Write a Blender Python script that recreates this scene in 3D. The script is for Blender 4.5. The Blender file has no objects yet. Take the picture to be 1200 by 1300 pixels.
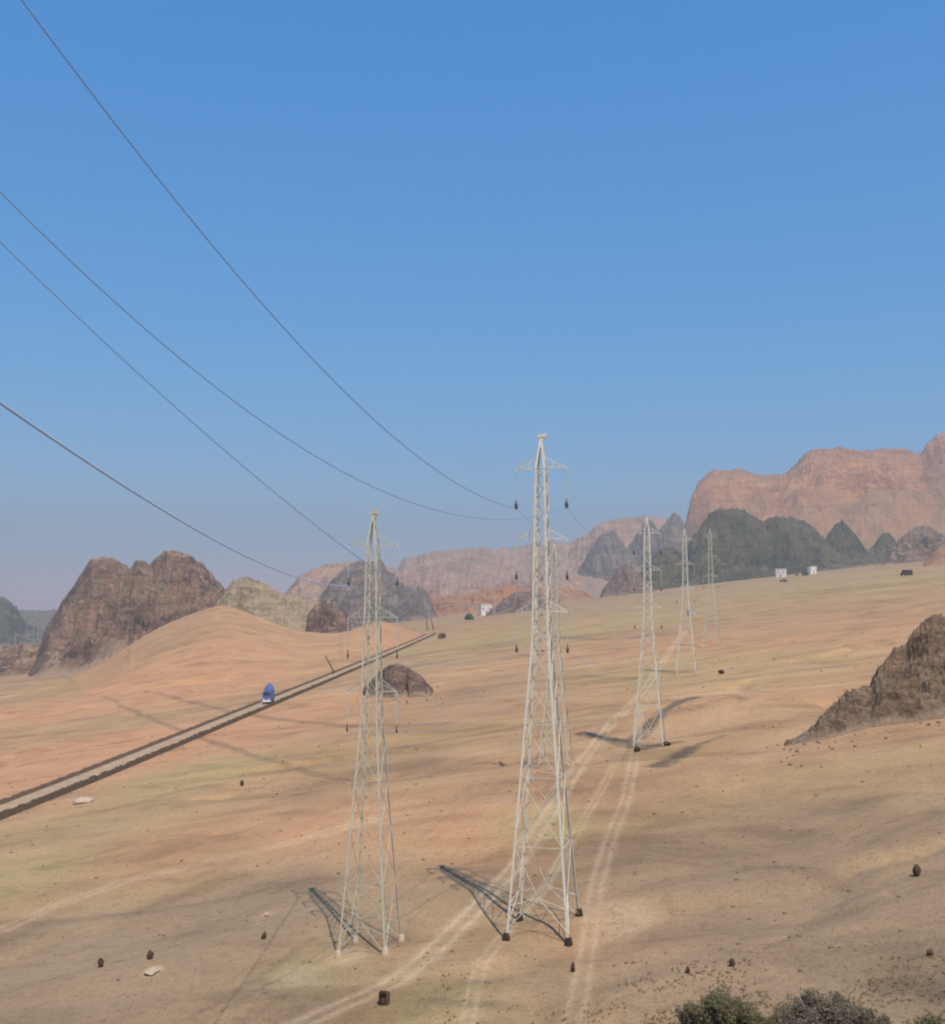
import bpy, bmesh, math, random
import numpy as np
from mathutils import Vector, Matrix
random.seed(7)
RNG = np.random.default_rng(7)
sc = bpy.context.scene
C = sc.collection

# ------------------------------------------------------------------ camera
F = 1400.0                      # focal length in pixels of the 1200 x 1300 photograph
PITCH = math.atan(115 / F)
cp, sp = math.cos(PITCH), math.sin(PITCH)
cam_d = bpy.data.cameras.new('camera')
cam = bpy.data.objects.new('camera', cam_d); C.objects.link(cam)
cam_d.sensor_fit = 'VERTICAL'; cam_d.sensor_height = 24.0
cam_d.lens = 24.0 * F / 1300.0
cam_d.clip_start = 0.1; cam_d.clip_end = 30000
cam.location = (0, 0, 0)
cam.rotation_euler = (math.radians(90) + PITCH, 0, 0)
sc.camera = cam

# ------------------------------------------------------------------ light
SUN_EL = math.radians(57)
SHX, SHY = -0.34, 0.94          # horizontal direction in which shadows fall
w = bpy.data.worlds.new("World"); sc.world = w; w.use_nodes = True
nt = w.node_tree; nt.nodes.clear()
sky = nt.nodes.new('ShaderNodeTexSky'); sky.sky_type = 'NISHITA'
sky.sun_disc = False
sky.sun_elevation = SUN_EL
sky.sun_rotation = math.atan2(-SHX, -SHY)
sky.altitude = 800; sky.air_density = 1.15; sky.dust_density = 0.1; sky.ozone_density = 6.0
bgn = nt.nodes.new('ShaderNodeBackground'); bgn.inputs[1].default_value = 0.15
wo = nt.nodes.new('ShaderNodeOutputWorld')
sep = nt.nodes.new('ShaderNodeSeparateColor'); com = nt.nodes.new('ShaderNodeCombineColor'); nt.links.new(sky.outputs[0], sep.inputs[0])
for ch, (pw, k_) in enumerate(((1.365, .325), (.63, 1.20), (.373, 2.78))):   # film response of the sky colour, the same over the whole dome
    a_ = nt.nodes.new('ShaderNodeMath'); a_.operation = 'POWER'; a_.inputs[1].default_value = pw
    b_ = nt.nodes.new('ShaderNodeMath'); b_.operation = 'MULTIPLY'; b_.inputs[1].default_value = k_
    nt.links.new(sep.outputs[ch], a_.inputs[0]); nt.links.new(a_.outputs[0], b_.inputs[0]); nt.links.new(b_.outputs[0], com.inputs[ch])
nt.links.new(com.outputs[0], bgn.inputs[0]); nt.links.new(bgn.outputs[0], wo.inputs[0])
sun_d = bpy.data.lights.new('sun', 'SUN'); sun_d.energy = 4.8; sun_d.angle = math.radians(0.53)
sun_d.color = (1.0, 0.91, 0.77)
sun = bpy.data.objects.new('sun', sun_d); C.objects.link(sun)
sd = Vector((SHX * math.cos(SUN_EL), SHY * math.cos(SUN_EL), -math.sin(SUN_EL)))
sun.rotation_euler = sd.to_track_quat('-Z', 'Y').to_euler()
sun.location = (0, -50, 80)
sc.view_settings.view_transform = 'Standard'; sc.view_settings.look = 'None'
sc.view_settings.exposure = 0.0; sc.view_settings.gamma = 1.0
sc.view_settings.use_curve_mapping = False
HAZE = 0.00020

# ------------------------------------------------------------------ noise
def _hash(ix, iy, seed):
    n = (ix.astype(np.int64) * 374761393 + iy.astype(np.int64) * 668265263 + seed * 974634777) & 0xFFFFFFFF
    n = ((n ^ (n >> 13)) * 1274126177) & 0xFFFFFFFF
    return ((n ^ (n >> 16)) & 0xFFFFFF) / float(0xFFFFFF)
def vnoise(x, y, seed=0):
    x = np.asarray(x, float); y = np.asarray(y, float)
    ix = np.floor(x); iy = np.floor(y); fx = x - ix; fy = y - iy
    fx = fx * fx * fx * (fx * (fx * 6 - 15) + 10); fy = fy * fy * fy * (fy * (fy * 6 - 15) + 10)
    a = _hash(ix, iy, seed); b = _hash(ix + 1, iy, seed); c = _hash(ix, iy + 1, seed); d = _hash(ix + 1, iy + 1, seed)
    return (a * (1 - fx) + b * fx) * (1 - fy) + (c * (1 - fx) + d * fx) * fy
def fbm(x, y, seed=0, o=4):
    s = 0; a = .5; t = 0
    for i in range(o):
        s = s + a * vnoise(x, y, seed + i * 17); t += a; a *= .5; x = np.asarray(x) * 2.03 + 11.3; y = np.asarray(y) * 2.03 + 5.7
    return s / t
def ridged(x, y, seed=0, o=4):
    s = 0; a = .5; t = 0
    for i in range(o):
        s = s + a * (1 - np.abs(2 * vnoise(x, y, seed + i * 17) - 1)); t += a; a *= .5; x = np.asarray(x) * 2.1 + 3.3; y = np.asarray(y) * 2.1 + 9.1
    return s / t
def smooth(a, b, x):
    t = np.clip((np.asarray(x, float) - a) / (b - a), 0, 1); return t * t * (3 - 2 * t)

# ------------------------------------------------------------------ terrain height
def plane(X, Y):
    return -20.0 + 0.1208 * np.where(X > 0, 1900 * np.tanh(X / 1900.0), 950 * np.tanh(X / 950.0)) + 0.002 * np.clip(Y, -200, 3000)
def seg_dist(X, Y, pts):
    d = np.full(np.shape(X), 1e9)
    for (x0, y0), (x1, y1) in zip(pts[:-1], pts[1:]):
        vx, vy = x1 - x0, y1 - y0; L = vx * vx + vy * vy + 1e-9
        t = np.clip(((X - x0) * vx + (Y - y0) * vy) / L, 0, 1)
        d = np.minimum(d, np.hypot(X - x0 - t * vx, Y - y0 - t * vy))
    return d
def _plane_hit(px, py):
    cx = (px - 600) / F; cy = (650 - py) / F
    d = np.array([cx, cp - cy * sp, sp + cy * cp]); d = d / d[1]; lo, hi = 20.0, 3000.0
    for _ in range(60):
        m = (lo + hi) / 2
        if d[2] * m < float(plane(d[0] * m, m)): hi = m
        else: lo = m
    return float(d[0] * hi), float(hi)
ROAD = np.array([_plane_hit(x, y) for x, y in [(-70, 1066), (0, 1038), (50, 1019), (100, 999), (150, 978), (200, 957), (260, 932), (300, 914), (350, 893), (400, 872), (450, 850), (500, 829), (530, 815), (552, 805)]])
for _ in range(3): ROAD[1:-1] = (ROAD[:-2] + 2 * ROAD[1:-1] + ROAD[2:]) / 4
ROAD = [tuple(q) for q in ROAD]
_mx, _my = _plane_hit(880, 912)
MOUNDS = [(_mx, _my, 17, 9, 1.7, .15)]
def height(X, Y):
    X = np.asarray(X, float); Y = np.asarray(Y, float)
    keep = smooth(5, 30, seg_dist(X, Y, ROAD))
    z = plane(X, Y)
    r = np.hypot(X, Y)
    # knoll the photographer stands on
    k = 1 - smooth(2, 30, r)
    z = z + (18.0 - (z + 20) * 1.0) * k
    far = 1 - smooth(350, 1500, r)
    p0 = z.copy()
    z = z + (fbm(X / 55, Y / 38, 3, 4) - .5) * (1.9 * far + .5) * (1 - k)
    z = z - 0.75 * (smooth(.80, .95, ridged(X / 70 + fbm(X / 30, Y / 30, 8) * 1.2, Y / 45, 21, 2))) * (1 - k) * (.3 + .7 * far)
    z = z + (fbm(X / 7, Y / 7, 5, 3) - .5) * .28 * (1 - smooth(60, 300, r))
    z = p0 + (z - p0) * keep
    for bx, by, ax, ay, hh, rot in MOUNDS:
        c_, s_ = math.cos(rot), math.sin(rot); u = ((X - bx) * c_ + (Y - by) * s_) / ax; v = (-(X - bx) * s_ + (Y - by) * c_) / ay
        z = z + hh * np.exp(-(u * u + v * v) ** 1.3)
    return z
def ray(px, py):
    cx = (px - 600) / F; cy = (650 - py) / F
    return np.array([cx, cp - cy * sp, sp + cy * cp])
def ground(px, py, tmax=4000.0):
    """point of the ground seen at a pixel of the photograph"""
    d = ray(px, py); d = d / d[1]
    ys = np.concatenate([np.linspace(20, 300, 600), np.geomspace(301, tmax, 1200)])
    P = d[None, :] * ys[:, None]
    hh = height(P[:, 0], P[:, 1])
    below = np.nonzero(P[:, 2] < hh)[0]
    if len(below) == 0:
        return P[-1][0], P[-1][1], float(hh[-1])
    i = max(1, below[0]); y0, y1 = ys[i - 1], ys[i]
    for _ in range(20):
        ym = (y0 + y1) / 2; p = d * ym
        if p[2] < float(height(p[0], p[1])): y1 = ym
        else: y0 = ym
    p = d * y1
    return float(p[0]), float(p[1]), float(height(p[0], p[1]))
def gh(x, y): return float(height(x, y))

# ------------------------------------------------------------------ object helpers
def props(o, label=None, cat=None, group=None, kind=None):
    if label: o['label'] = label
    if cat: o['category'] = cat
    if group: o['group'] = group
    if kind: o['kind'] = kind
    return o
def mesh_obj(name, verts, faces, mat, parent=None, smooth_=False, loc=None):
    me = bpy.data.meshes.new(name)
    me.from_pydata([tuple(v) for v in verts], [], faces)
    if mat: me.materials.append(mat)
    if smooth_: me.polygons.foreach_set('use_smooth', [True] * len(me.polygons))
    me.update()
    o = bpy.data.objects.new(name, me); C.objects.link(o)
    if parent: o.parent = parent
    if loc is not None: o.location = loc
    return o
def empty(name, loc, rz=0):
    o = bpy.data.objects.new(name, None); C.objects.link(o)
    o.location = loc; o.rotation_euler = (0, 0, rz); o.empty_display_size = .5
    return o
class MB:
    def __init__(s): s.v = []; s.f = []
    def add(s, v, f):
        n = len(s.v); s.v += [tuple(q) for q in v]; s.f += [tuple(i + n for i in q) for q in f]
    def box(s, x0, x1, y0, y1, z0, z1):
        s.add([(x0,y0,z0),(x1,y0,z0),(x1,y1,z0),(x0,y1,z0),(x0,y0,z1),(x1,y0,z1),(x1,y1,z1),(x0,y1,z1)],
              [(0,3,2,1),(4,5,6,7),(0,1,5,4),(1,2,6,5),(2,3,7,6),(3,0,4,7)])
    def bar(s, a, b, w, h=None):
        """square bar between two points"""
        a = Vector(a); b = Vector(b); d = (b - a)
        if d.length < 1e-6: return
        d.normalize(); up = Vector((0, 0, 1)) if abs(d.z) < .95 else Vector((0, 1, 0))
        u = d.cross(up).normalized(); v = u.cross(d).normalized()
        u *= w / 2; v *= (h or w) / 2
        P = [a - u - v, a + u - v, a + u + v, a - u + v, b - u - v, b + u - v, b + u + v, b - u + v]
        s.add(P, [(0,1,2,3),(4,7,6,5),(0,4,5,1),(1,5,6,2),(2,6,7,3),(3,7,4,0)])
    def angle(s, a, b, w, inward):
        """rolled angle section: two thin flanges"""
        a = Vector(a); b = Vector(b); d = (b - a).normalized(); i = Vector(inward)
        u = (i - d * i.dot(d)).normalized(); v = d.cross(u).normalized(); t = w * .16
        f1 = (u + v).normalized(); f2 = (u - v).normalized()
        for f in (f1, f2):
            n = d.cross(f).normalized() * t / 2
            P = [a - n, a + n, a + n + f * w, a - n + f * w, b - n, b + n, b + n + f * w, b - n + f * w]
            s.add(P, [(0,1,2,3),(4,7,6,5),(0,4,5,1),(1,5,6,2),(2,6,7,3),(3,7,4,0)])
    def lathe(s, prof, n=10, c=(0, 0, 0)):
        base = len(s.v)
        for r, z in prof:
            for i in range(n):
                t = 2 * math.pi * i / n
                s.v.append((c[0] + r * math.cos(t), c[1] + r * math.sin(t), c[2] + z))
        for j in range(len(prof) - 1):
            for i in range(n):
                a = base + j * n + i; b = base + j * n + (i + 1) % n
                s.f.append((a, b, b + n, a + n))
        s.f.append(tuple(base + i for i in range(n))[::-1])
        s.f.append(tuple(base + (len(prof) - 1) * n + i for i in range(n)))
    def tube(s, pts, r, n=6):
        base = len(s.v); pts = [Vector(p) for p in pts]
        for k, p in enumerate(pts):
            d = (pts[min(k + 1, len(pts) - 1)] - pts[max(k - 1, 0)]).normalized()
            up = Vector((0, 0, 1)) if abs(d.z) < .95 else Vector((1, 0, 0))
            u = d.cross(up).normalized(); v = u.cross(d)
            rr = r[k] if hasattr(r, '__len__') else r
            for i in range(n):
                t = 2 * math.pi * i / n
                s.v.append(tuple(p + u * rr * math.cos(t) + v * rr * math.sin(t)))
        for k in range(len(pts) - 1):
            for i in range(n):
                a = base + k * n + i; b = base + k * n + (i + 1) % n
                s.f.append((a, b, b + n, a + n))
        s.f.append(tuple(base + i for i in range(n))[::-1])
        s.f.append(tuple(base + (len(pts) - 1) * n + i for i in range(n)))
    def build(s, name, mat, parent=None, smooth_=False, loc=None):
        return mesh_obj(name, s.v, s.f, mat, parent, smooth_, loc)

# ------------------------------------------------------------------ materials
def mat_new(name):
    m = bpy.data.materials.new(name); m.use_nodes = True
    n = m.node_tree.nodes; b = n['Principled BSDF']
    b.inputs['Roughness'].default_value = .9
    b.inputs['Specular IOR Level'].default_value = .25
    return m, m.node_tree, b
def nd(t, typ, **kw):
    n = t.nodes.new(typ)
    for k, v in kw.items(): setattr(n, k, v)
    return n
def tex(t, scale, detail=4, rough=.55, vec=None, dist=0.0):
    n = nd(t, 'ShaderNodeTexNoise'); n.inputs['Scale'].default_value = scale
    n.inputs['Detail'].default_value = detail; n.inputs['Roughness'].default_value = rough
    n.inputs['Distortion'].default_value = dist
    if vec: t.links.new(vec, n.inputs['Vector'])
    return n.outputs['Fac']
def ramp(t, fac, stops):
    r = nd(t, 'ShaderNodeValToRGB'); e = r.color_ramp.elements
    while len(e) < len(stops): e.new(.5)
    for i, (p, c) in enumerate(stops):
        e[i].position = p; e[i].color = (c[0], c[1], c[2], 1) if hasattr(c, '__len__') else (c, c, c, 1)
    t.links.new(fac, r.inputs[0]); return r.outputs[0]
def mix(t, fac, a, b, mode='MIX'):
    m = nd(t, 'ShaderNodeMix', data_type='RGBA', blend_type=mode)
    if isinstance(fac, float): m.inputs[0].default_value = fac
    else: t.links.new(fac, m.inputs[0])
    for k, v in ((6, a), (7, b)):
        if hasattr(v, 'links'): t.links.new(v, m.inputs[k])
        else: m.inputs[k].default_value = (v[0], v[1], v[2], 1)
    return m.outputs[2]
def math_(t, op, a, b=None, clamp=False):
    m = nd(t, 'ShaderNodeMath', operation=op, use_clamp=clamp)
    for k, v in ((0, a), (1, b)):
        if v is None: continue
        if hasattr(v, 'links'): t.links.new(v, m.inputs[k])
        else: m.inputs[k].default_value = v
    return m.outputs[0]
def bump(t, b, h, strength, dist):
    n = nd(t, 'ShaderNodeBump'); n.inputs['Strength'].default_value = strength; n.inputs['Distance'].default_value = dist
    t.links.new(h, n.inputs['Height']); t.links.new(n.outputs[0], b.inputs['Normal'])

TAN = (.415, .258, .125); PINK = (.455, .243, .130); OCH = (.44, .290, .100); BRN = (.250, .155, .085); OLV = (.30, .255, .15)
def sand_material():
    m, t, b = mat_new('desert_sand')
    co = nd(t, 'ShaderNodeTexCoord').outputs['Object']
    mp = nd(t, 'ShaderNodeMapping'); mp.inputs['Scale'].default_value = (.6, 1, 1); t.links.new(co, mp.inputs[0]); v = mp.outputs[0]
    big = tex(t, .012, 5, .55, v, .6); mid = tex(t, .045, 6, .6, v, 1.2); streak = tex(t, .11, 5, .62, v, .8)
    fine = tex(t, 1.4, 6, .7, co); grit = tex(t, 6.0, 3, .7, co)
    c = ramp(t, big, [(.30, BRN), (.43, TAN), (.55, PINK), (.68, OCH)])
    c2 = ramp(t, mid, [(.32, BRN), (.5, TAN), (.66, (.50, .345, .19))])
    c = mix(t, .5, c, c2)
    def att(n): return nd(t, 'ShaderNodeAttribute', attribute_name=n).outputs['Fac']
    c = mix(t, math_(t, 'MULTIPLY', att('pinky'), .85), c, mix(t, streak, (.60, .275, .135), (.52, .29, .15)))
    c = mix(t, math_(t, 'MULTIPLY', att('olive'), .75), c, mix(t, streak, (.38, .290, .120), (.44, .31, .145)))
    c = mix(t, math_(t, 'MULTIPLY', att('brown'), .85), c, mix(t, streak, (.24, .170, .105), (.34, .225, .13)))
    brk = ramp(t, tex(t, .45, 5, .7, co, 1.0), [(.36, .25), (.55, 1.0)]); dk = math_(t, 'MULTIPLY', att('dark'), brk); dkn = math_(t, 'MULTIPLY', dk, math_(t, 'ADD', math_(t, 'MULTIPLY', streak, .8), .6), True)
    c = mix(t, dkn, c, (.17, .115, .072))
    c = mix(t, att('pale'), c, mix(t, fine, (.53, .37, .22), (.64, .46, .28)))
    g = ramp(t, streak, [(.33, .60), (.47, .93), (.64, 1.10)])
    c = mix(t, .72, c, g, 'MULTIPLY')
    g = ramp(t, fine, [(.28, .62), (.45, .97), (.75, 1.14)])
    c = mix(t, .7, c, g, 'MULTIPLY')
    g = ramp(t, grit, [(.32, .45), (.46, 1.0), (.7, 1.15)])
    c = mix(t, .75, c, g, 'MULTIPLY')
    t.links.new(c, b.inputs['Base Color']); b.inputs['Roughness'].default_value = .95
    h = math_(t, 'ADD', math_(t, 'MULTIPLY', streak, 1.3), math_(t, 'ADD', fine, math_(t, 'MULTIPLY', grit, .25)))
    bump(t, b, h, .7, .22)
    return m
def rock_material(name, cols, sand, scale=.05, sandy=.75, rel=2.0, stripe=False):
    m, t, b = mat_new(name)
    co = nd(t, 'ShaderNodeTexCoord').outputs['Object']
    n1 = tex(t, scale, 6, .62, co, .5); n2 = tex(t, scale * 5, 6, .65, co, .8); n3 = tex(t, scale * 25, 5, .7, co)
    k = len(cols)
    c = ramp(t, n1, [(.32 + .36 * i / (k - 1), q) for i, q in enumerate(cols)])
    c = mix(t, .75, c, ramp(t, n2, [(.28, .42), (.48, .95), (.72, 1.45)]), 'MULTIPLY')
    vo = nd(t, 'ShaderNodeTexVoronoi', feature='DISTANCE_TO_EDGE'); vo.inputs['Scale'].default_value = scale * 9
    t.links.new(co, vo.inputs['Vector'])
    cr = ramp(t, vo.outputs[0], [(.0, .45), (.06, 1.0)])
    c = mix(t, .45, c, cr, 'MULTIPLY')
    c = mix(t, .55, c, ramp(t, n3, [(.3, .55), (.5, 1.0), (.7, 1.3)]), 'MULTIPLY')
    mz = nd(t, 'ShaderNodeMapping'); mz.inputs['Scale'].default_value = (.12, .12, 1); mz.inputs['Rotation'].default_value = (.12, .18, 0); t.links.new(co, mz.inputs[0])
    st_ = tex(t, scale * 9, 4, .6, mz.outputs[0], .4)
    c = mix(t, .6, c, ramp(t, st_, [(.34, .55), (.48, 1.0), (.64, 1.25)]), 'MULTIPLY')
    ge = nd(t, 'ShaderNodeNewGeometry'); sx = nd(t, 'ShaderNodeSeparateXYZ'); t.links.new(ge.outputs['Normal'], sx.inputs[0])
    a = math_(t, 'ADD', sx.outputs[2], math_(t, 'MULTIPLY', math_(t, 'SUBTRACT', n2, .5), .5))
    s = ramp(t, a, [(sandy, 0.0), (min(.99, sandy + .12), 1.0)])
    apr = nd(t, 'ShaderNodeAttribute', attribute_name='apron').outputs['Fac']
    s = math_(t, 'MAXIMUM', s, apr)
    c = mix(t, s, c, mix(t, n2, sand, tuple(q * .8 for q in sand)))
    t.links.new(c, b.inputs['Base Color'])
    h = math_(t, 'ADD', math_(t, 'ADD', n2, math_(t, 'MULTIPLY', st_, .5)), math_(t, 'ADD', math_(t, 'MULTIPLY', n3, .35), math_(t, 'MULTIPLY', cr, .25)))
    bump(t, b, h, .9, rel)
    return m
def plain(name, col, rough=.8, metal=0.0, ns=8.0, amt=.35, spec=.3):
    m, t, b = mat_new(name)
    co = nd(t, 'ShaderNodeTexCoord').outputs['Object']
    n = tex(t, ns, 5, .6, co)
    c = mix(t, amt, col, ramp(t, n, [(.3, tuple(q * .5 for q in col)), (.55, col), (.75, tuple(min(1, q * 1.25) for q in col))]))
    t.links.new(c, b.inputs['Base Color']); b.inputs['Roughness'].default_value = rough
    b.inputs['Metallic'].default_value = metal; b.inputs['Specular IOR Level'].default_value = spec
    return m
M = {}
M['sand'] = sand_material()
SAND = (.44, .29, .19)
M['rock_brown'] = rock_material('rock_brown', [(.085, .055, .040), (.17, .105, .075), (.27, .155, .105), (.20, .16, .10)], SAND, .03, .86, 3)
M['rock_dark'] = rock_material('rock_dark', [(.045, .038, .020), (.095, .080, .042), (.16, .11, .06), (.105, .10, .048)], (.32, .23, .16), .022, .90, 6)
M['rock_olive'] = rock_material('rock_olive', [(.16, .11, .075), (.29, .215, .125), (.37, .27, .165), (.28, .19, .12)], SAND, .03, .84, 2)
M['rock_red'] = rock_material('rock_red', [(.33, .12, .055), (.52, .20, .09), (.70, .30, .12), (.52, .22, .10)], (.60, .31, .16), .010, .86, 14)
M['rock_pink'] = rock_material('rock_pink', [(.30, .17, .12), (.52, .29, .19), (.62, .36, .24)], (.50, .33, .25), .012, .86, 8)
M['rock_hazy'] = rock_material('rock_haze_tint', [(.15, .105, .09), (.22, .16, .135), (.29, .21, .17)], (.40, .28, .21), .012, .88, 8)  # paler rock tones with distance haze painted into the colour
M['rock_near'] = rock_material('rock_near', [(.075, .045, .030), (.17, .105, .065), (.27, .175, .11), (.20, .15, .085)], (.38, .26, .17), .16, .90, .9)
M['rock_mound'] = rock_material('rock_mound', [(.11, .065, .048), (.19, .115, .085), (.24, .15, .105)], (.38, .26, .17), .10, .93, .8)
M['steel'] = plain('galvanised_steel', (.58, .55, .47), .55, .0, 3.0, .25, .5)
M['steel_old'] = plain('weathered_steel', (.48, .46, .37), .6, .0, 3.0, .3, .4)
M['glassy'] = plain('insulator_glass', (.42, .50, .47), .3, .0, 4, .2, .5)
M['clamp'] = plain('clamp_steel', (.06, .055, .05), .5, .0, 4, .2, .4)
M['foot'] = plain('bitumen_concrete', (.045, .030, .020), .9, .0, 6, .4, .2)
M['wire'] = plain('conductor_aluminium', (.23, .35, .56), .7, .0, 2, .1, .2)
M['wire2'] = plain('conductor_pale', (.42, .55, .74), .7, .0, 2, .1, .2)
M['stone'] = plain('dark_stone', (.085, .052, .032), .95, .0, 5, .5, .15)
M['pale_stone'] = plain('pale_stone', (.50, .38, .27), .95, .0, 3, .4, .15)
M['berm'] = plain('berm_rubble', (.095, .062, .038), .95, .0, 1.6, .8, .1)
M['berm2'] = plain('berm_gravel', (.13, .085, .052), .95, .0, 1.6, .8, .1)
M['straw'] = plain('dry_straw', (.28, .19, .10), .95, .0, 3, .5, .1)
M['pebble'] = plain('pebble_stone', (.22, .155, .10), .95, .0, .9, .8, .1)
M['road'] = plain('road_gravel', (.45, .30, .185), .95, .0, .6, .5, .1)
M['blue'] = plain('blue_paint', (.08, .14, .34), .45, .0, 4, .3, .5)
M['tarp'] = plain('blue_tarpaulin', (.12, .17, .36), .7, .0, 2.5, .5, .3)
M['white'] = plain('white_wash', (.86, .76, .68), .8, .0, 1.2, .25, .3)
M['greyw'] = plain('grey_wall', (.45, .41, .37), .85, .0, 1.2, .35, .2)
M['darkm'] = plain('dark_paint', (.045, .038, .035), .6, .0, 3, .3, .4)
M['rubber'] = plain('tyre_rubber', (.025, .025, .025), .8, .0, 5, .2, .2)
M['glass'] = plain('window_glass', (.03, .035, .045), .12, .0, 2, .1, .6)
M['lamp'] = plain('lamp_lens', (.75, .73, .65), .2, .0, 2, .1, .6)
M['wood'] = plain('old_wood', (.12, .075, .05), .9, .0, 9, .5, .2)
M['bark'] = plain('bark', (.10, .075, .05), .9, .0, 9, .5, .2)
def leaf_mat(name, a, b_):
    m, t, b = mat_new(name)
    co = nd(t, 'ShaderNodeTexCoord').outputs['Object']
    c = ramp(t, tex(t, 1.6, 4, .6, co), [(.3, a), (.7, b_)])
    c = mix(t, .5, c, ramp(t, tex(t, 12, 2, .6, co), [(.3, .6), (.7, 1.3)]), 'MULTIPLY')
    t.links.new(c, b.inputs['Base Color']); b.inputs['Roughness'].default_value = .75
    return m
M['leaf'] = leaf_mat('dry_green_leaf', (.075, .070, .032), (.15, .125, .058))
M['leaf2'] = leaf_mat('grey_purple_scrub', (.085, .066, .045), (.16, .125, .085))
M['leaf3'] = leaf_mat('tree_leaf', (.09, .13, .085), (.15, .20, .13))
M['haze'] = None

# ------------------------------------------------------------------ ground sheet
def seg_dist(X, Y, pts):
    d = np.full(X.shape, 1e9)
    for (x0, y0), (x1, y1) in zip(pts[:-1], pts[1:]):
        vx, vy = x1 - x0, y1 - y0; L = vx * vx + vy * vy + 1e-9
        t = np.clip(((X - x0) * vx + (Y - y0) * vy) / L, 0, 1)
        d = np.minimum(d, np.hypot(X - x0 - t * vx, Y - y0 - t * vy))
    return d
def gpts(pl, sub=4):
    out = []
    for (a, b), (c, d) in zip(pl[:-1], pl[1:]):
        for k in range(sub):
            out.append((a + (c - a) * k / sub, b + (d - b) * k / sub))
    out.append(pl[-1])
    return [ground(x, y)[:2] for x, y in out]

ang_f = np.radians(np.linspace(-30, 30, 620))
ang_c = np.radians(np.concatenate([np.linspace(-180, -33, 60), np.degrees(ang_f), np.linspace(33, 177, 58)]))
rad = np.concatenate([np.linspace(1.5, 44, 40)[:-1], np.geomspace(44, 400, 460)[:-1], np.geomspace(400, 1600, 330)[:-1], np.geomspace(1600, 7000, 90)])
A_, R_ = np.meshgrid(ang_c, rad)
GX = R_ * np.sin(A_); GY = R_ * np.cos(A_)
GZ = height(GX, GY)
nr, na = GX.shape
verts = np.stack([GX, GY, GZ], -1).reshape(-1, 3)
verts = np.vstack([verts, [[0, 0, gh(0, 0)]]])
ii, jj = np.meshgrid(np.arange(nr - 1), np.arange(na), indexing='ij')
j2 = (jj + 1) % na
faces = np.stack([ii * na + jj, ii * na + j2, (ii + 1) * na + j2, (ii + 1) * na + jj], -1).reshape(-1, 4)
VX, VY = verts[:, 0], verts[:, 1]
# screen position is only used here to look up where coloured patches of ground lie
front = VY > 1
att = {k: np.zeros(len(verts)) for k in ('pale', 'dark', 'pinky', 'olive', 'brown')}
wob = (fbm(VX / 9, VY / 9, 40) - .5)
tracks = {
 'dirt_track': ([(340, 1320), (430, 1278), (500, 1248), (545, 1212), (600, 1158), (650, 1105), (700, 1030), (740, 965), (775, 920), (815, 880), (845, 835), (870, 800)], .85, .6),
 'dirt_track.001': ([(722, 1320), (735, 1265), (748, 1190), (757, 1125), (775, 1065), (795, 1015), (806, 960), (812, 905), (835, 870)], .62, .42),
 'dirt_track.002': ([(590, 1320), (600, 1262), (612, 1222), (645, 1180), (690, 1130), (730, 1060), (765, 1000), (790, 950)], .45, .34),
 'dirt_track.003': ([(0, 1182), (70, 1150), (160, 1118), (260, 1095), (370, 1070), (470, 1040)], .9, .34),
 'dirt_track.004': ([(860, 885), (930, 879), (1010, 874), (1100, 866), (1130, 862)], 1.3, .5),
}
tr_face = {}
fc = faces
owner = np.full(len(faces), -1)
for k, (nm, (pl, wd, st)) in enumerate(tracks.items()):
    P = gpts(pl); d = seg_dist(VX, VY, P)
    rr = np.hypot(VX, VY); ww = wd * (1 + 0 * rr)
    d2 = d + wob * wd * .7
    msk = (1 - smooth(ww * .8, ww * 1.5, d2)) * st
    # two wheel ruts with a rougher crown between
    att['pale'] = np.maximum(att['pale'], msk * (.30 + .85 * np.exp(-((d - .62 * wd) / (.28 * wd)) ** 2)))
    inside = d < ww * 1.9
    fin = inside[fc].all(1) & (owner < 0)
    owner[fin] = k
darks = [([(735, 931), (770, 937), (800, 941), (812, 952)], .9, 1.4), ([(838, 972), (858, 962), (880, 948)], 1.3, 1.6), ([(885, 946), (918, 934)], .8, 1.2),
 ([(812, 952), (835, 946), (856, 943)], 1.5, 1.9), ([(515, 948), (600, 934), (690, 917), (760, 905)], 1.2, .6), ([(60, 848), (150, 893), (240, 932), (330, 962), (400, 983), (470, 997)], 1.0, .62),
 ([(70, 843), (200, 880), (290, 903), (350, 913), (450, 923)], 1.2, .62), ([(520, 990), (560, 980), (620, 968)], .8, .35),
 ([(130, 1030), (160, 1022), (220, 1008)], .8, .6), ([(540, 1270), (600, 1275), (660, 1278)], .5, .6), ([(700, 808), (760, 812), (860, 806)], 3, .6),
 ([(740, 858), (800, 862), (880, 858)], 2, .4), ([(800, 768), (830, 766), (880, 764)], 5, .35), ([(880, 868), (960, 858), (1060, 846)], 2.0, .4), ([(150, 826), (200, 823), (260, 817)], 3, .4),
 ([(520, 870), (600, 858), (690, 842)], 1.5, .3), ([(0, 1195), (60, 1172), (170, 1160), (300, 1112)], 1.3, .4), ([(170, 1110), (230, 1120), (270, 1106)], .9, .3),
 ([(780, 1238), (850, 1222), (950, 1218), (1030, 1225)], .5, .3), ([(1130, 1255), (1165, 1248), (1200, 1262)], .7, .8), ([(540, 1110), (570, 1102), (590, 1104)], .5, .4),
 ([(808, 938), (826, 918), (846, 900), (866, 890), (885, 885)], 1.2, 1.7), ([(885, 885), (925, 882), (945, 887)], .7, .6), ([(850, 905), (870, 900), (890, 896)], 2.0, .7), ([(240, 1295), (330, 1240), (400, 1190)], .4, .35), ([(300, 1300), (420, 1230)], .4, .25), ([(330, 1000), (440, 935)], .5, .25), ([(480, 1200), (520, 1190)], .5, .3)]
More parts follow.
